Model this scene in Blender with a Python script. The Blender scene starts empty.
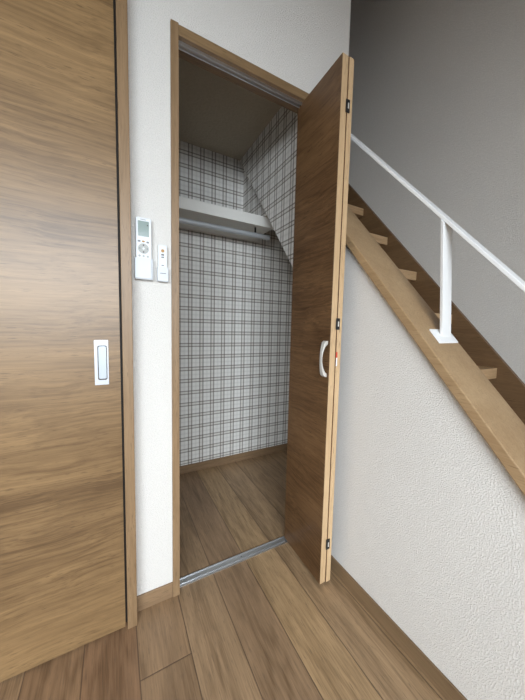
import bpy, bmesh, math, random
from mathutils import Vector, Matrix
random.seed(7)
S = bpy.context.scene
COL = S.collection

# ------------------------------------------------------------------ node helpers
class NT:
    def __init__(s, name):
        s.m = bpy.data.materials.new(name); s.m.use_nodes = True
        s.t = s.m.node_tree; s.t.nodes.clear()
        s.out = s.n('ShaderNodeOutputMaterial'); s.b = s.n('ShaderNodeBsdfPrincipled')
        s.t.links.new(s.b.outputs[0], s.out.inputs[0])
    def n(s, ty, **kw):
        nd = s.t.nodes.new(ty)
        for k, v in kw.items(): setattr(nd, k, v)
        return nd
    def set(s, sock, v):
        if isinstance(v, bpy.types.NodeSocket): s.t.links.new(v, sock)
        else: sock.default_value = v
    def math(s, op, a, b=0.0, c=0.0, clamp=False):
        nd = s.n('ShaderNodeMath', operation=op, use_clamp=clamp)
        s.set(nd.inputs[0], a); s.set(nd.inputs[1], b); s.set(nd.inputs[2], c)
        return nd.outputs[0]
    def noise(s, vec, scale, detail=4, rough=.5, dist=0.0, out=0):
        nd = s.n('ShaderNodeTexNoise'); s.set(nd.inputs['Vector'], vec)
        nd.inputs['Scale'].default_value = scale; nd.inputs['Detail'].default_value = detail
        nd.inputs['Roughness'].default_value = rough; nd.inputs['Distortion'].default_value = dist
        return nd.outputs[out]
    def vec(s, x, y, z):
        nd = s.n('ShaderNodeCombineXYZ'); s.set(nd.inputs[0], x); s.set(nd.inputs[1], y); s.set(nd.inputs[2], z)
        return nd.outputs[0]
    def xyz(s):
        tc = s.n('ShaderNodeTexCoord'); sp = s.n('ShaderNodeSeparateXYZ')
        s.t.links.new(tc.outputs['Object'], sp.inputs[0]); return sp.outputs[0], sp.outputs[1], sp.outputs[2], tc.outputs['Object']
    def ramp(s, f, stops, interp='LINEAR'):
        nd = s.n('ShaderNodeValToRGB'); s.set(nd.inputs[0], f); cr = nd.color_ramp; cr.interpolation = interp
        while len(cr.elements) < len(stops): cr.elements.new(.5)
        for e, (p, c) in zip(cr.elements, stops): e.position = p; e.color = (*c, 1)
        return nd.outputs[0]
    def mix(s, f, a, b, mode='MIX'):
        nd = s.n('ShaderNodeMix', data_type='RGBA', blend_type=mode)
        s.set(nd.inputs[0], f); s.set(nd.inputs[6], a if not isinstance(a, tuple) else (*a, 1)); s.set(nd.inputs[7], b if not isinstance(b, tuple) else (*b, 1))
        return nd.outputs[2]
    def smooth(s, v, a, b, lo=0., hi=1.):
        nd = s.n('ShaderNodeMapRange', interpolation_type='SMOOTHSTEP'); s.set(nd.inputs[0], v)
        nd.inputs[1].default_value = a; nd.inputs[2].default_value = b; nd.inputs[3].default_value = lo; nd.inputs[4].default_value = hi
        return nd.outputs[0]
    def bump(s, h, dist, strength=1.0):
        nd = s.n('ShaderNodeBump'); nd.inputs['Strength'].default_value = strength; nd.inputs['Distance'].default_value = dist
        s.set(nd.inputs['Height'], h); s.t.links.new(nd.outputs[0], s.b.inputs['Normal'])
    def done(s, color, rough=.5, metal=0., spec=.5):
        s.set(s.b.inputs['Base Color'], color if not isinstance(color, tuple) else (*color, 1))
        s.set(s.b.inputs['Roughness'], rough); s.b.inputs['Metallic'].default_value = metal
        s.b.inputs['Specular IOR Level'].default_value = spec
        return s.m

def srgb(r, g, b):
    f = lambda c: ((c/255+.055)/1.055)**2.4 if c > 10 else c/255/12.92
    return (f(r), f(g), f(b))

def wood(name, light, dark, axis, boards=None, seed=0., contrast=1., rough=.45, spec=.5, wav=1., tone=.3):
    """oak laminate; grain runs along axis (0,1,2); boards = (axis index, width): laid up in strips of slightly different tone"""
    k = NT(name); x, y, z, _ = k.xyz(); c = [x, y, z]
    others = [i for i in range(3) if i != axis]
    g = c[axis]
    seedv = seed
    if boards:
        q = k.math('FLOOR', k.math('DIVIDE', k.math('ADD', c[boards[0]], boards[2]), boards[1]))
        wn = k.n('ShaderNodeTexWhiteNoise', noise_dimensions='1D'); k.set(wn.inputs['W'], k.math('ADD', q, seed))
        seedv = k.math('MULTIPLY_ADD', wn.outputs[0], 30., seed)
        tonev = wn.outputs[0]
    else: tonev = .5
    comp = lambda along, across: [k.math('MULTIPLY', c[i], along if i == axis else across) for i in range(3)]
    def v(along, across):
        p = comp(along, across); p[axis] = k.math('ADD', p[axis], seedv)
        return k.vec(*p)
    # slow warp of the cross-grain coordinate gives arching figure
    warp = k.math('MULTIPLY', k.math('SUBTRACT', k.noise(v(1.5*wav, 3.0), 1., 3, .5), .5), .09)
    def vw(along, across):
        p = [k.math('MULTIPLY', k.math('ADD', c[i], warp) if i != axis else c[i], along if i == axis else across) for i in range(3)]
        p[axis] = k.math('ADD', p[axis], seedv); return k.vec(*p)
    big = k.noise(vw(.5*wav, 9), 1., 3, .5, .3)
    mid = k.noise(vw(.8*wav, 38), 1., 4, .62, .5)
    fine = k.noise(vw(4, 135), 1., 4, .7, .3)
    patch = k.noise(v(1.6*wav, 4.), 1., 3, .6, .6)
    rings = k.math('SINE', k.math('MULTIPLY', k.noise(vw(.4*wav, 7.0), 1., 2, .45, .2), 75.))
    pores = k.math('MULTIPLY', k.smooth(k.noise(v(30, 420), 1., 2, .5, 0.), .57, .70), k.smooth(mid, .40, .62))
    f = k.math('MULTIPLY_ADD', big, .8, -.4)
    f = k.math('ADD', f, k.math('MULTIPLY', k.math('SUBTRACT', mid, .5), .55))
    f = k.math('ADD', f, k.math('MULTIPLY', k.math('SUBTRACT', patch, .5), .55))
    f = k.math('ADD', f, k.math('MULTIPLY', k.math('SUBTRACT', fine, .5), 1.15))
    f = k.math('ADD', f, k.math('MULTIPLY', k.math('MULTIPLY', rings, k.smooth(patch, .45, .62)), .06))
    f = k.math('ADD', f, k.math('MULTIPLY', k.math('SUBTRACT', tonev, .5), tone))
    f = k.math('MULTIPLY_ADD', f, contrast, .55)
    m1 = tuple((a+b)/2 for a, b in zip(light, dark))
    col = k.ramp(f, [(.0, tuple(q*.85 for q in dark)), (.25, dark), (.55, m1), (.9, light)])
    col = k.mix(k.math('MULTIPLY', pores, .7), col, tuple(d*.5 for d in dark))
    k.bump(fine, .0004, .5)
    return k.done(col, rough, 0, spec)

def plaster(name, col, scale=290., dist=.0012, fib=False):
    k = NT(name); x, y, z, o = k.xyz()
    n1 = k.noise(o, scale, 3, .55, .3); n2 = k.noise(o, scale*.35, 2, .5, .2)
    h = k.math('ADD', k.smooth(n1, .38, .66), k.math('MULTIPLY', n2, .25))
    k.bump(h, dist, 1.)
    tint = k.mix(k.math('MULTIPLY', k.noise(o, 1.3, 3), .12), (1., 1., 1.), (.86, .84, .82), 'MIX')
    tint = k.mix(k.smooth(n1, .35, .62, .10, 0.), tint, (.3, .3, .3))  # low spots of the relief darkened: emboss shade put into the colour
    return k.done(k.mix(1., tint, col, 'MULTIPLY'), .75, 0, .25)

def plain(name, col, rough=.5, metal=0., spec=.5, nscale=300., nd=.00008):
    k = NT(name); x, y, z, o = k.xyz(); n = k.noise(o, nscale, 2)
    k.bump(n, nd, .5)
    c = k.mix(k.math('MULTIPLY', n, .12), col, tuple(v*.8 for v in col))
    return k.done(c, rough, metal, spec)

def brushed(name, col, axis, rough=.3):
    k = NT(name); x, y, z, o = k.xyz(); sc = [400., 400., 400.]; sc[axis] = 4.
    v = k.vec(*[k.math('MULTIPLY', a, b) for a, b in zip((x, y, z), sc)])
    n = k.noise(v, 1., 3); k.bump(n, .0001, .4)
    return k.done(k.mix(k.math('MULTIPLY', n, .3), col, tuple(c*.75 for c in col)), rough, 1.)

LIGHT, DARK = srgb(208, 175, 134), srgb(140, 105, 72)
M = {}
M['door_wood'] = wood('oak laminate door, grain across', srgb(150, 119, 80), srgb(90, 66, 39), 0, boards=(2, .33, .12), seed=3., contrast=.8, tone=.35, rough=.40, spec=.6, wav=1.)
M['leaf_wood_shaded'] = wood('oak laminate folding leaf, grain across', srgb(130, 98, 66), srgb(74, 50, 30), 1, boards=(2, .9, .05), seed=11., contrast=.75, wav=1.6, tone=.2, spec=.25, rough=.42)  # same oak as the sliding door; shade on the leaf darkened into its colour
M['edge_wood'] = wood('light oak edge band', srgb(214, 183, 142), srgb(176, 142, 104), 2, seed=5., contrast=.6)
M['casing'] = wood('oak casing, upright grain', srgb(152, 124, 92), srgb(114, 88, 60), 2, seed=8., contrast=.7)
M['head'] = wood('oak head casing', srgb(146, 118, 84), srgb(102, 78, 50), 0, seed=9., contrast=.7)
M['base_x'] = wood('oak baseboard along x', srgb(150, 122, 92), srgb(108, 84, 60), 0, seed=12., contrast=.7)
M['base_y'] = wood('oak baseboard along y', srgb(138, 113, 84), srgb(102, 80, 57), 1, seed=13., contrast=.7)
M['cap'] = wood('oak coping', srgb(178, 149, 112), srgb(138, 108, 74), 1, seed=14., contrast=.6, wav=.6)
M['stringer'] = wood('brown oak stringer', srgb(136, 106, 74), srgb(92, 66, 42), 1, seed=15., contrast=.6)
M['tread'] = wood('light oak tread', srgb(214, 180, 138), srgb(160, 124, 86), 0, seed=16., contrast=.6)
M['wall'] = plaster('white orange peel wallpaper', (.815, .775, .72))
M['ceil'] = plaster('ceiling paper tinted for bounce', (.42, .31, .20), 90., .001)  # unseen ceiling; beige made up to warm and dim light bounced onto upper walls
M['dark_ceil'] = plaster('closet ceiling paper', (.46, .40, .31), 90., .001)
M['white'] = plain('white painted steel', (.86, .85, .83), .35)
M['shelf'] = plain('white shelf laminate', (.74, .72, .67), .45)
M['plastic'] = plain('white remote plastic', (.68, .69, .70), .35)
M['plastic2'] = plain('white cradle plastic', (.61, .63, .65), .4)
M['lcd'] = plain('grey green display', srgb(136, 150, 144), .15)
M['btn_gray'] = plain('grey button rubber', srgb(120, 122, 125), .5)
M['btn_pale'] = plain('pale button rubber', srgb(172, 172, 166), .5)
M['btn_gold'] = plain('ochre button rubber', srgb(172, 130, 70), .5)
M['btn_dark'] = plain('dark button rubber', srgb(75, 72, 72), .5)
M['black'] = plain('black hinge metal', (.012, .012, .012), .45)
M['gap'] = plain('painted door gap shade', (.02, .014, .01), .7)  # near-black colour standing in for shade inside the door gap
M['silver'] = plain('satin champagne metal', (.74, .71, .65), .35, .35)
M['alu_x'] = brushed('brushed aluminium track', (.68, .69, .70), 0, .34)
M['plate'] = plain('satin white metal plate', (.58, .59, .61), .35, .25)
M['plate_in'] = plain('satin grey white recess', (.46, .49, .51), .4, .25)
M['rod'] = plain('grey coated rod', (.50, .52, .54), .35, .35)
M['red'] = plain('red sticker', srgb(200, 70, 50), .4)
M['sticker'] = plain('white sticker', (.85, .85, .85), .4)

def plaid():
    k = NT('beige and grey tartan wallpaper'); x, y, z, o = k.xyz()
    def lines(u, u0, P, off, wd):
        d = k.math('ABSOLUTE', k.math('SUBTRACT', k.math('FRACT', k.math('ADD', k.math('DIVIDE', k.math('SUBTRACT', u, u0), P), 20.5)), .5))
        main = k.smooth(k.math('ABSOLUTE', k.math('SUBTRACT', d, off)), wd*.45, wd*1.35, 1., 0.)
        mid = k.smooth(k.math('ABSOLUTE', k.math('SUBTRACT', d, .5)), .02, .06, 1., 0.)
        wide = k.smooth(k.math('ABSOLUTE', k.math('SUBTRACT', d, .5)), .10, .17, 1., 0.)
        band = k.smooth(d, off, off+.04, 1., 0.)
        return main, mid, wide, band
    a = lines(k.math('ADD', x, y), 1.2785, .0762, .145, .056)
    b = lines(z, .6335, .0797, .125, .048)
    col = k.mix(0., (.80, .775, .735), (1, 1, 1))
    for (mn, md, wd, bd), amp in ((a, 1.), (b, 1.)):
        col = k.mix(k.math('MULTIPLY', bd, .22), col, (.50, .44, .37))
        col = k.mix(k.math('MULTIPLY', wd, .07), col, (.45, .43, .40))
        col = k.mix(k.math('MULTIPLY', md, .16), col, (.35, .33, .31))
    for mn in (a[0], b[0]):
        col = k.mix(k.math('MULTIPLY', mn, .66), col, (.12, .10, .075))
    k.bump(k.noise(o, 220., 2), .0005, .6)
    return k.done(col, .75, 0, .2)
M['plaid'] = plaid()

PL0, PLW = .6227, .1444
def floor_mat():
    k = NT('oak plank floor'); x, y, z, o = k.xyz()
    t = k.math('ADD', k.math('DIVIDE', k.math('SUBTRACT', x, PL0), PLW), 20.)
    i = k.math('FLOOR', t); fr = k.math('FRACT', t)
    off = k.n('ShaderNodeTexWhiteNoise', noise_dimensions='1D'); k.set(off.inputs['W'], i)
    # end joints every 1.82 m, shifted plank by plank; the strip under the wall end has its joint at y = -0.213
    sh = k.math('MULTIPLY', k.math('MINIMUM', k.math('ABSOLUTE', k.math('SUBTRACT', i, 16.)), 1.), k.math('MULTIPLY_ADD', off.outputs[0], .15, .62))
    ty = k.math('DIVIDE', k.math('ADD', k.math('ADD', y, .213), k.math('ADD', sh, 18.2)), 1.82)
    j = k.math('FLOOR', ty); fy = k.math('FRACT', ty)
    wn = k.n('ShaderNodeTexWhiteNoise', noise_dimensions='2D'); k.set(wn.inputs['Vector'], k.vec(i, j, 0.))
    rnd = wn.outputs[0]
    sd = k.math('MULTIPLY', rnd, 40.)
    def v(al, ac):
        return k.vec(k.math('MULTIPLY_ADD', x, ac, sd), k.math('MULTIPLY_ADD', y, al, sd), 0.)
    big = k.noise(v(1.2, 9), 1., 4, .55, 1.)
    mid = k.noise(v(3., 34), 1., 4, .6, 1.2)
    fine = k.noise(v(9, 230), 1., 3, .6, .2)
    pores = k.smooth(k.noise(v(26, 360), 1., 2, .5), .58, .72)
    rings = k.math('SINE', k.math('MULTIPLY', k.noise(v(.9, 5), 1., 3, .5, .6), 70.))
    f = k.math('ADD', k.math('MULTIPLY_ADD', big, .9, -.45), k.math('MULTIPLY', k.math('SUBTRACT', mid, .5), .7))
    f = k.math('ADD', f, k.math('MULTIPLY', k.math('SUBTRACT', fine, .5), .9))
    f = k.math('ADD', f, k.math('MULTIPLY', rings, .09))
    f = k.math('ADD', f, .5)
    # plank tone by strip: index 20 is the strip right of x = 0.6227
    s_ = k.math('DIVIDE', k.math('ADD', i, .5), 40.)
    tn = lambda n, r, g, b: ((n)/40., srgb(r, g, b))
    base = k.ramp(s_, [tn(0, 152, 122, 91), tn(14, 134, 104, 76), tn(15, 132, 101, 74), tn(16, 140, 112, 83), tn(17, 150, 122, 92),
                       tn(18, 142, 114, 86), tn(19, 164, 134, 98), tn(20, 160, 131, 98), tn(21, 156, 127, 95)], 'CONSTANT')
    tone = k.ramp(f, [(.15, (.50, .47, .43)), (.5, (.86, .86, .86)), (.85, (1.16, 1.17, 1.18))])
    col = k.mix(1., base, tone, 'MULTIPLY')
    col = k.mix(k.math('MULTIPLY', k.math('SUBTRACT', rnd, .5), .25, clamp=True), col, (.2, .12, .07))
    col = k.mix(k.math('MULTIPLY', pores, .55), col, (.10, .07, .045))
    e = k.math('MINIMUM', fr, k.math('SUBTRACT', 1., fr))
    ey = k.math('MULTIPLY', k.math('MINIMUM', fy, k.math('SUBTRACT', 1., fy)), 1.82/PLW)
    em = k.math('MINIMUM', e, ey)
    gr = k.smooth(em, .003, .016, 1., 0.)
    col = k.mix(k.math('MULTIPLY', gr, .8), col, (.07, .04, .025))
    h = k.math('ADD', k.smooth(em, .004, .02), k.math('MULTIPLY', fine, .15))
    k.bump(h, .0009, .7)
    return k.done(col, k.math('MULTIPLY_ADD', fine, .15, .36), 0, .4)
M['floor'] = floor_mat()

# ------------------------------------------------------------------ mesh helpers
def box(bm, x0, x1, y0, y1, z0, z1):
    v = [bm.verts.new((x, y, z)) for x in (x0, x1) for y in (y0, y1) for z in (z0, z1)]
    for f in ((0, 1, 3, 2), (4, 6, 7, 5), (0, 4, 5, 1), (2, 3, 7, 6), (0, 2, 6, 4), (1, 5, 7, 3)):
        bm.faces.new([v[i] for i in f])
    return bm
def prism(bm, pts, a0, a1, axis=0):
    """extrude a polygon; axis 0: pts are (y,z); axis 1: pts are (x,z); axis 2: (x,y)"""
    mk = {0: lambda p, a: (a, p[0], p[1]), 1: lambda p, a: (p[0], a, p[1]), 2: lambda p, a: (p[0], p[1], a)}[axis]
    A = [bm.verts.new(mk(p, a0)) for p in pts]; B = [bm.verts.new(mk(p, a1)) for p in pts]
    n = len(pts)
    bm.faces.new(A); bm.faces.new(B[::-1])
    for i in range(n): bm.faces.new([A[i], B[i], B[(i+1) % n], A[(i+1) % n]])
    return bm
def cyl(bm, c, axis, r, h, n=24):
    """cylinder centred on c along axis"""
    pts = [(r*math.cos(2*math.pi*i/n), r*math.sin(2*math.pi*i/n)) for i in range(n)]
    if axis == 0: prism(bm, [(c[1]+p[0], c[2]+p[1]) for p in pts], c[0]-h/2, c[0]+h/2, 0)
    if axis == 1: prism(bm, [(c[0]+p[0], c[2]+p[1]) for p in pts], c[1]-h/2, c[1]+h/2, 1)
    if axis == 2: prism(bm, [(c[0]+p[0], c[1]+p[1]) for p in pts], c[2]-h/2, c[2]+h/2, 2)
    return bm
def rrect(x0, x1, y0, y1, r, n=5):
    o = []
    for cx, cy, a in ((x1-r, y1-r, 0), (x0+r, y1-r, 90), (x0+r, y0+r, 180), (x1-r, y0+r, 270)):
        for i in range(n+1):
            t = math.radians(a+90*i/n); o.append((cx+r*math.cos(t), cy+r*math.sin(t)))
    return o
def new(): return bmesh.new()
def world_loc(p):
    v = Vector((0, 0, 0))
    while p: v += p.location; p = p.parent
    return v
def obj(name, bm, mat, parent=None, bevel=0., origin=None, smooth=False, seg=2):
    """link a bmesh given in world coordinates as ONE mesh object"""
    bmesh.ops.recalc_face_normals(bm, faces=bm.faces)
    me = bpy.data.meshes.new(name); bm.to_mesh(me); bm.free()
    me.materials.append(M[mat]); o = bpy.data.objects.new(name, me); COL.objects.link(o)
    base = world_loc(parent) if parent else Vector((0, 0, 0))
    org = Vector(origin) if origin is not None else base
    me.transform(Matrix.Translation(-org)); o.parent = parent; o.location = org-base
    if smooth:
        for p in me.polygons: p.use_smooth = True
    if bevel:
        b = o.modifiers.new('bevel', 'BEVEL'); b.width = bevel; b.segments = seg; b.limit_method = 'ANGLE'; b.angle_limit = math.radians(40)
    return o
def thing(name, label, cat, loc, group=None):
    o = bpy.data.objects.new(name, None); COL.objects.link(o); o.location = loc; o.empty_display_size = .05
    return tag(o, label, cat, group)
def tag(o, label, cat, group=None, kind=None):
    o['label'] = label; o['category'] = cat
    if group: o['group'] = group
    if kind: o['kind'] = kind
    return o
def struct(name, bm, mat, label, cat, bevel=0.):
    return tag(obj(name, bm, mat, bevel=bevel), label, cat, kind='structure')

# ------------------------------------------------------------------ dimensions (metres)
XB = .7835                    # room face of the half wall below the stair
XT = .92                      # stair face of the same wall
XF = 1.55                     # far wall of the stairwell
D = .84                       # back wall of the closet
WT = .067                     # thickness of the wall with the doors
SL = 1.185                    # slope of the stair (rise over run)
CE = 3.5                      # ceiling
XL, YB = -1.5, -1.95           # left wall, wall behind the camera
capz = lambda y: 1.584+SL*y
capb = lambda y: 1.5423+SL*y

# ------------------------------------------------------------------ room shell
struct('floor', box(new(), XL-.1, XF+.1, YB-.1, 2.1, -.06, 0), 'floor', 'oak plank floor running from the room into the closet', 'floor')
bm = new()
OX0, OX1, OZ = .19, .765, 1.94
box(bm, XL, OX0, 0, WT, 0, CE); box(bm, OX1, XT, 0, WT, 0, CE); box(bm, OX0, OX1, 0, WT, OZ, CE)
struct('wall_back', bm, 'wall', 'white wallpapered wall around the sliding door and the closet opening', 'wall')
# half wall below the stair: top follows the stair
yf = -1.5423/SL
struct('wall_right', prism(new(), [(0, 0), (0, capb(0)), (yf, 0)], XB, XT), 'wall', 'white textured half wall with a sloping top under the stair', 'wall')
struct('wall_stair', box(new(), XF, XF+.1, YB, 2.1, 0, CE), 'wall', 'tall white wall on the far side of the stair', 'wall')
struct('wall_left', box(new(), XL-.1, XL, YB, WT, 0, CE), 'wall', 'white wall on the left of the room', 'wall')
# wall behind the camera with a tall window opening
WX0, WX1, WZ0, WZ1 = -1.40, .45, .40, 1.88
bm = new()
box(bm, XL-.1, WX0, YB-.12, YB, 0, CE); box(bm, WX1, XF+.1, YB-.12, YB, 0, CE)
box(bm, WX0, WX1, YB-.12, YB, WZ1, CE); box(bm, WX0, WX1, YB-.12, YB, 0, WZ0)
struct('wall_front', bm, 'wall', 'white wall behind the viewer with a tall window', 'wall')
bm = new()
for a in (WX0, (WX0+WX1)/2-.02, WX1-.04): box(bm, a, a+.04, YB-.10, YB-.04, WZ0, WZ1)
box(bm, WX0, WX1, YB-.10, YB-.04, WZ0, WZ0+.04); box(bm, WX0+.04, WX1-.04, YB-.10, YB-.04, WZ1-.04, WZ1)
struct('window_1', bm, 'white', 'white framed tall window behind the viewer', 'window')
struct('wall_stairwell_end', box(new(), XT, XF, 2.0, 2.1, 0, CE), 'wall', 'end wall of the stairwell', 'wall')
struct('wall_stairwell_side', box(new(), XT-.05, XT, D+.1, 2.1, 0, CE), 'wall', 'side wall of the stairwell above the closet', 'wall')
struct('ceiling', box(new(), XL-.1, XF+.1, YB-.1, 2.1, CE, CE+.06), 'ceil', 'ceiling high above the room, tinted beige to warm its bounce', 'ceiling')

# closet interior
ZC = 2.127
struct('wall_closet_back', box(new(), .10, XF-.0225, D, D+.1, 0, ZC+.06), 'plaid', 'closet back wall in beige and grey tartan wallpaper', 'wall')
struct('wall_closet_left', box(new(), .05, .10, WT, D+.1, 0, ZC+.06), 'plaid', 'closet left wall in tartan wallpaper', 'wall')
ed = lambda y: 1.091+1.23*y
struct('wall_closet_right', prism(new(), [(WT, ed(WT)), ((ZC-1.091)/1.23, ZC), (WT, ZC)], .7755, .8015), 'plaid',
       'tartan papered closet side wall whose lower edge slopes with the stair', 'wall')
ys = (1.667-1.091)/1.23
struct('wall_closet_recess', prism(new(), [(WT, ed(WT)), (ys, 1.667), (D, 1.667), (D, CE), (WT, CE)], .8025, XT), 'plaid',
       'darker recessed strip of tartan wall in the closet corner above the shelf', 'wall')
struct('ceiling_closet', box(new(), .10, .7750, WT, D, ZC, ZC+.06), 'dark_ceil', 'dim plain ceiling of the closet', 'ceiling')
# soffit under the stair behind the half wall
sf = lambda y: .974+SL*y
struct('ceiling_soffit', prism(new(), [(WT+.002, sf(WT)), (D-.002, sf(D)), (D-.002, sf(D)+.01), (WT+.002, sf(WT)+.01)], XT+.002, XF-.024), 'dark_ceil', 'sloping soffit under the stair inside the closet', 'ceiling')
struct('wall_understair', box(new(), XT, XF-.022, 0.0, .05, 0, sf(.0)-.03), 'wall', 'partition under the stair beside the closet', 'wall')

# ------------------------------------------------------------------ trim
bm = new()
box(bm, .1717, .1962, -.010, WT, 0, 1.9468)                       # left jamb
box(bm, .745, .7695, -.010, WT, 0, 1.9468)                        # right jamb
fr = struct('trim_1', bm, 'casing', 'slim oak frame around the closet opening', 'door frame', .0012)
obj('frame_head', box(new(), .1964, .7448, -.0075, WT, 1.9133, 1.9450), 'head', fr, .001)
bm = new()
box(bm, .0203, .0489, -.0527, 0, 0, 2.06)
box(bm, -.98, -.95, -.0527, 0, 0, 2.06)
box(bm, -.95, .0203, -.0527, 0, 2.03, 2.06)
struct('trim_2', bm, 'casing', 'oak casing standing proud of the wall around the sliding door', 'door frame', .0012)
cp = [(0, capb(0)), (0, capz(0)), (yf-.035, 0), (yf, 0)]
struct('trim_3', prism(new(), cp, .767, .932), 'cap', 'wide light oak coping along the sloping top of the half wall', 'coping', .003)
bb = .056
def bboard(name, x0, x1, y0, y1, mat, lab):
    bm = new(); box(bm, x0, x1, y0, y1, 0, bb)
    return struct(name, bm, mat, lab, 'baseboard', .0015)
bboard('baseboard_back', .0492, .1714, -.007, 0, 'base_x', 'short oak baseboard between the sliding door casing and the closet frame')
bboard('baseboard_right', XB-.007, XB, yf+.03, -.002, 'base_y', 'oak baseboard along the foot of the half wall under the stair')
bboard('baseboard_closet', .10, 1.40, D-.007, D, 'base_x', 'oak baseboard at the foot of the tartan closet wall')

# ------------------------------------------------------------------ sliding door
d1 = thing('door_1', 'wide oak sliding door with across grain and a white flush pull', 'door', (-.46, -.0275, 0)); d1['kind'] = 'structure'
PX0, PX1, PZ0, PZ1 = -.0451, -.0204, .8335, .9365   # pocket cut out of the panel
bm = new()
ax, bx_, az, bz = PX0, PX1, PZ0, PZ1
box(bm, -.949, ax, -.044, -.011, .006, 2.028); box(bm, bx_, .014, -.044, -.011, .006, 2.028)
box(bm, ax, bx_, -.044, -.011, .006, az); box(bm, ax, bx_, -.044, -.011, bz, 2.028)
box(bm, ax, bx_, -.030, -.011, az, bz)
bmesh.ops.remove_doubles(bm, verts=bm.verts, dist=1e-6)
obj('door_panel', bm, 'door_wood', d1)
obj('gap_shade', box(new(), .0142, .0200, -.030, -.012, .006, 2.028), 'gap', d1)  # dark strip set in the open gap beside the casing, painted as shade
bm = new()   # pull plate with a rounded opening
outer = rrect(-.0528, -.0170, .8195, .9520, .0012, 3)
inner = rrect(-.0448, -.0207, .8340, .9360, .0045, 3)
n = len(outer)
vo = [[bm.verts.new((p[0], y, p[1])) for p in outer] for y in (-.0462, -.0441)]
vi = [[bm.verts.new((p[0], y, p[1])) for p in inner] for y in (-.0462, -.0441)]
for i in range(n):
    j = (i+1) % n
    bm.faces.new([vo[0][i], vo[0][j], vi[0][j], vi[0][i]]); bm.faces.new([vo[1][i], vi[1][i], vi[1][j], vo[1][j]])
    bm.faces.new([vo[0][i], vo[1][i], vo[1][j], vo[0][j]]); bm.faces.new([vi[0][i], vi[0][j], vi[1][j], vi[1][i]])
pull = obj('flush_pull', bm, 'plate', d1)
obj('pull_recess', prism(new(), rrect(-.0432, -.0223, .8362, .9338, .004, 3), -.0425, -.031, 1), 'plate_in', pull, .0008)

# ------------------------------------------------------------------ folding closet door
FX, FY = .6815, -.2247
d2 = thing('door_2', 'narrow oak folding closet door standing open, two leaves folded flat together', 'door', (.7, -.1, 0)); d2['kind'] = 'structure'
def leaf(name, xn0, xn1, yn, yf_, z0, z1, dx, mat):
    """upright board from near edge y=yn to far edge y=yf_, x shifting by dx; rounded edges"""
    o = obj(name, prism(new(), [(xn0, yn), (xn1, yn), (xn1+dx, yf_), (xn0+dx, yf_)], z0, z1, 2), mat, d2, .0022, seg=3)
    return o
lf = leaf('door_leaf', FX, FX+.0262, FY, .0400, .010, 1.913, .0078, 'leaf_wood_shaded')
leaf('door_leaf', FX+.0272, FX+.0490, FY-.0035, .0400, .010, 1.910, .0078, 'leaf_wood_shaded')
obj('edge_band', box(new(), FX+.0006, FX+.0254, FY-.0010, FY+.0001, .0125, 1.9105), 'edge_wood', lf)
d2l2 = [c for c in d2.children if c is not lf and c.name.startswith('door_leaf')][0]
obj('edge_band', box(new(), FX+.0280, FX+.0484, FY-.0045, FY-.0034, .0125, 1.9075), 'edge_wood', d2l2)
for zc in (1.752, 1.018, .172):
    h = obj('hinge', box(new(), .7008, .7175, FY-.0075, FY-.0045, zc-.0205, zc+.0205), 'black', d2, .0008)
    obj('hinge_pin', box(new(), .7075, .7122, FY-.0090, FY-.0075, zc-.009, zc+.009), 'silver', h, .0006)
obj('red_sticker', box(new(), .7072, .7140, FY-.0056, FY-.0046, .8955, .9165), 'red', d2)
obj('white_sticker', box(new(), .7090, .7140, FY-.0056, FY-.0046, .8650, .8950), 'sticker', d2)
# bow handle on the inner leaf
bm = new(); hz0, hz1 = .824, .956; hy = -.207
N = 22; out_, in_ = [], []
for i in range(N+1):
    t = i/N; z = hz0+(hz1-hz0)*t; s = math.sin(math.pi*t)
    e = min(t, 1-t)
    ox = FX-.009-.017*min(1, (s**.45)); ix = FX-.001 if e < .10 else FX-.003-.0195*(math.sin(math.pi*(t-.10)/.8)**.6)
    out_.append((ox, z)); in_.append((ix, z))
ys2 = (hy-.0075, hy+.0075)
R_ = []
for i in range(N+1):
    w = .0060+.0035*abs(2*i/N-1)**2
    R_.append([bm.verts.new((out_[i][0], hy-w, out_[i][1])), bm.verts.new((out_[i][0], hy+w, out_[i][1])),
               bm.verts.new((in_[i][0], hy+w, in_[i][1])), bm.verts.new((in_[i][0], hy-w, in_[i][1]))])
for i in range(N):
    for a in range(4): bm.faces.new([R_[i][a], R_[i][(a+1) % 4], R_[i+1][(a+1) % 4], R_[i+1][a]])
bm.faces.new(R_[0]); bm.faces.new(R_[-1])
ho = obj('bow_handle', bm, 'silver', d2, .0012)
# ------------------------------------------------------------------ tracks
ft = thing('door_track', 'ribbed aluminium floor track across the closet threshold', 'door track', (.47, .034, 0))
obj('rail_base', box(new(), .1965, .7445, .017, .054, .0, .0022), 'alu_x', ft, .0004)
for y0, y1 in ((.017, .0205), (.0275, .0305), (.0505, .054)):
    obj('rail_rib', box(new(), .1965, .7445, y0, y1, .0022, .0050), 'alu_x', ft, .0005)
for x in (.222, .468, .700):
    obj('screw', cyl(new(), (x, .041, .0027), 2, .0024, .001, 16), 'btn_gray', ft)
ht = thing('door_track', 'slim aluminium channel under the head of the closet frame', 'door track', (.47, .017, 1.913))
obj('channel_bed', box(new(), .1970, .7440, .0075, .0270, 1.9110, 1.9131), 'alu_x', ht)
for y0, y1 in ((.0075, .0102), (.0240, .0270)):
    obj('channel_lip', box(new(), .1970, .7440, y0, y1, 1.9030, 1.9110), 'alu_x', ht)

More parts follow.
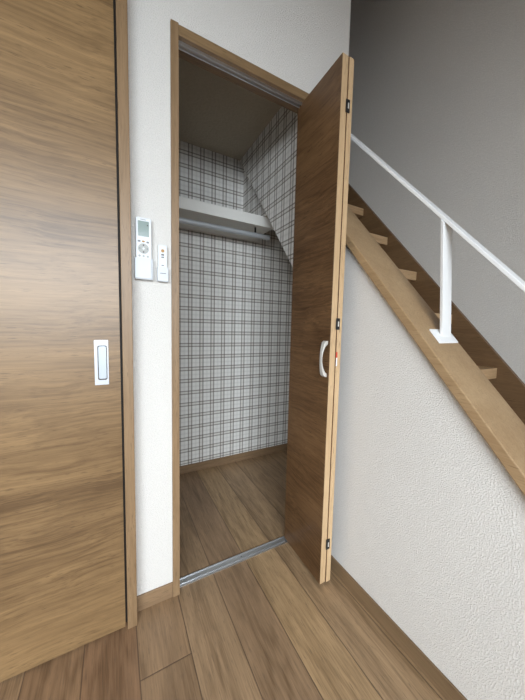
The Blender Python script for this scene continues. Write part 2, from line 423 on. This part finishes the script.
# ------------------------------------------------------------------ shelf and rod
sh = thing('closet_shelf', 'white closet shelf with a thick front edge against the tartan wall', 'shelf', (.5, .69, 1.607))
SX1 = .917
obj('shelf_board', box(new(), .102, SX1, .553, D-.001, 1.640, 1.665), 'shelf', sh)
obj('front_rail', box(new(), .102, SX1, .535, .553, 1.607, 1.666), 'shelf', sh, .001)
obj('wall_cleat', box(new(), .102, SX1, D-.020, D-.001, 1.605, 1.640), 'shelf', sh, .001)
rd = thing('hanging_rod', 'grey metal hanging rod below the white closet shelf', 'hanging rod', (.5, .66, 1.59))
obj('rod', cyl(new(), (.5085, .66, 1.592), 0, .0150, .812, 24), 'rod', rd, smooth=False)
for x in (.230, .812):
    bm = new(); box(bm, x-.004, x+.004, .655, .665, 1.607, 1.640)
    br = obj('rod_bracket', bm, 'black', rd)

# ------------------------------------------------------------------ staircase
st = thing('staircase', 'open oak staircase behind the half wall, treads against a brown stringer', 'staircase', (1.24, -.2, 0))
sz = lambda y: 1.3641+SL*y
y0s, y1s = -1.12, .98
obj('stringer', prism(new(), [(y0s, 0.0), (y0s, sz(y0s)), (y1s, sz(y1s)), (y1s, sz(y1s)-.37), (-.84, 0.0)], XF-.021, XF-.001), 'stringer', st, .0015)
for k in range(-5, 4):
    yt, zt = .0163+.2068*k, 1.3355+.2475*k
    obj('tread', box(new(), XT+.002, XF-.0215, yt, yt+(.225 if k < 0 else .20), zt-.048, zt), 'tread', st, .002)
# handrail
hr = thing('stair_handrail', 'thin white steel handrail sloping above the oak coping', 'handrail', (.88, -.5, .985))
hrz = lambda y: HR0+HRS*y
HR0, HRS = 1.8975, 1.140
t = .0045/math.cos(math.atan(HRS))
ya, yb = -.004, -1.22
obj('rail', prism(new(), [(ya, hrz(ya)-t), (ya, hrz(ya)+t), (yb, hrz(yb)+t), (yb, hrz(yb)-t)], .8225, .8615), 'white', hr, .0012)
def post(y):
    bmp = prism(new(), [(y-.0045, capz(y-.0045)+.0052), (y+.0045, capz(y+.0045)+.0052), (y+.0045, hrz(y+.0045)-t-.0003), (y-.0045, hrz(y-.0045)-t-.0003)], .8575, .9035)
    zt = hrz(y)
    for vv in bmp.verts:
        if vv.co.z > capz(y)+.1: vv.co.x -= .0385        # the post leans a little towards the room
    obj('post', bmp, 'white', hr, .001)
    obj('foot_plate', prism(new(), [(y-.0155, capz(y-.0155)+.0004), (y+.0155, capz(y+.0155)+.0004), (y+.0155, capz(y+.0155)+.0050), (y-.0155, capz(y-.0155)+.0050)], .823, .924), 'white', hr, .0008)
post(-.507); post(-1.10)

# ------------------------------------------------------------------ remotes
def dots(parent, name, pts, r, y, mat, depth=.0012):
    for x, z in pts: obj(name, cyl(new(), (x, y-depth/2, z), 1, r, depth, 14), mat, parent)
ra = thing('remote_control', 'larger white air conditioner remote with a grey display on the wall', 'remote control', (.086, -.011, 1.2))
obj('body', prism(new(), rrect(.0635, .1090, 1.150, 1.3310, .004), -.0195, -.004, 1), 'plastic', ra, .0018)
obj('display', prism(new(), rrect(.0700, .1015, 1.2740, 1.3200, .0015), -.0203, -.0194, 1), 'lcd', ra)
obj('brand_mark', box(new(), .0770, .0930, -.0199, -.0194, 1.3235, 1.3252), 'btn_gray', ra)
obj('display_mark', box(new(), .0955, .0995, -.0206, -.0203, 1.3065, 1.3100), 'btn_dark', ra)
for (x, z) in ((.0728, 1.2585), (.0850, 1.2585), (.0975, 1.2570)):
    obj('button', prism(new(), rrect(x-.0040, x+.0040, z-.0026, z+.0026, .0024), -.0206, -.0194, 1), 'btn_gray' if x != .0850 else 'btn_gold', ra)
obj('button_pad', cyl(new(), (.0852, -.0198, 1.2367), 1, .0158, .0009, 36), 'btn_pale', ra)
dots(ra, 'button', [(.0852, 1.2470), (.0852, 1.2262)], .0022, -.0203, 'btn_dark')
dots(ra, 'button', [(.0745, 1.2367), (.0958, 1.2367)], .0019, -.0203, 'btn_gray')
dots(ra, 'button', [(.0852, 1.2367)], .0032, -.0203, 'plastic')
dots(ra, 'button', [(.0735, 1.2140), (.0852, 1.2138), (.0972, 1.2135)], .0034, -.0195, 'btn_pale')
ca = thing('remote_cradle', 'white wall cradle holding the larger air conditioner remote', 'remote holder', (.0845, -.001, 1.145))
bm = new()
box(bm, .0595, .1105, -.0235, -.0200, 1.1450, 1.2075); box(bm, .0595, .0628, -.0200, -.0032, 1.1450, 1.2075)
box(bm, .1097, .1128, -.0200, -.0032, 1.1450, 1.2075); box(bm, .1075, .1128, -.0235, -.0200, 1.1450, 1.2075)
box(bm, .0595, .1128, -.0200, -.0032, 1.1425, 1.1480); box(bm, .0640, .1085, -.0034, 0, 1.1425, 1.2600)
obj('cradle_shell', bm, 'plastic2', ca, .0008)
rb = thing('remote_control', 'small narrow white light remote with one ochre button on the wall', 'remote control', (.143, -.011, 1.15))
obj('body', prism(new(), rrect(.1290, .1565, 1.149, 1.2580, .003), -.0165, -.004, 1), 'plastic', rb, .0015)
dots(rb, 'button', [(.1425, 1.2390)], .0052, -.0165, 'btn_gold')
for z in (1.2265, 1.2185):
    obj('button', prism(new(), rrect(.1380, .1468, z-.0022, z+.0022, .0020), -.0176, -.0164, 1), 'btn_dark' if z > 1.22 else 'btn_gray', rb)
obj('button', prism(new(), rrect(.1385, .1465, 1.1915, 1.1945, .0013), -.0172, -.0164, 1), 'btn_gray', rb)
cb = thing('remote_cradle', 'small white wall cradle holding the narrow light remote', 'remote holder', (.143, -.001, 1.143))
bm = new()
box(bm, .1258, .1598, -.0200, -.0170, 1.1432, 1.1870); box(bm, .1258, .1284, -.0170, -.0032, 1.1432, 1.1870)
box(bm, .1571, .1598, -.0170, -.0032, 1.1432, 1.1870)
box(bm, .1258, .1598, -.0170, -.0032, 1.1412, 1.1478); box(bm, .1290, .1565, -.0034, 0, 1.1432, 1.2100)
obj('cradle_shell', bm, 'plastic2', cb, .0008)
obj('brand_mark', box(new(), .1340, .1525, -.0206, -.0201, 1.1658, 1.1682), 'btn_gray', cb)

# ------------------------------------------------------------------ light: daylight through the tall window behind the viewer
def area(name, loc, rot, sx, sy, power, col):
    l = bpy.data.lights.new(name, 'AREA'); l.shape = 'RECTANGLE'; l.size = sx; l.size_y = sy; l.energy = power; l.color = col
    o = bpy.data.objects.new(name, l); COL.objects.link(o); o.location = loc; o.rotation_euler = rot
    return o
area('window_daylight', (-.7, YB-1.35, 2.02), (math.radians(84), 0, 0), 4.2, 1.85, 455, (.825, .915, 1.0))
w = bpy.data.worlds.new('sky'); S.world = w; w.use_nodes = True
w.node_tree.nodes['Background'].inputs[0].default_value = (.75, .86, 1, 1)
w.node_tree.nodes['Background'].inputs[1].default_value = .6

# ------------------------------------------------------------------ camera
f, yaw, pitch, roll, d = 273.6371, .4967, -.0828, .0231, .9733
F = Vector((math.sin(yaw)*math.cos(pitch), math.cos(yaw)*math.cos(pitch), math.sin(pitch)))
r0 = Vector((math.cos(yaw), -math.sin(yaw), 0)); u0 = r0.cross(F)
c, s = math.cos(roll), math.sin(roll); r = c*r0+s*u0; u = -s*r0+c*u0
cam = bpy.data.cameras.new('camera'); co = bpy.data.objects.new('camera', cam); COL.objects.link(co)
m = Matrix((r, u, -F)).transposed().to_4x4(); m.translation = Vector((0, -d, 1.0)); co.matrix_world = m
cam.sensor_fit = 'HORIZONTAL'; cam.sensor_width = 36; cam.lens = f/525*36; cam.clip_start = .01
S.camera = co
S.view_settings.view_transform = 'Standard'; S.view_settings.look = 'None'; S.view_settings.gamma = 1
S.view_settings.use_curve_mapping = False; S.view_settings.exposure = 0
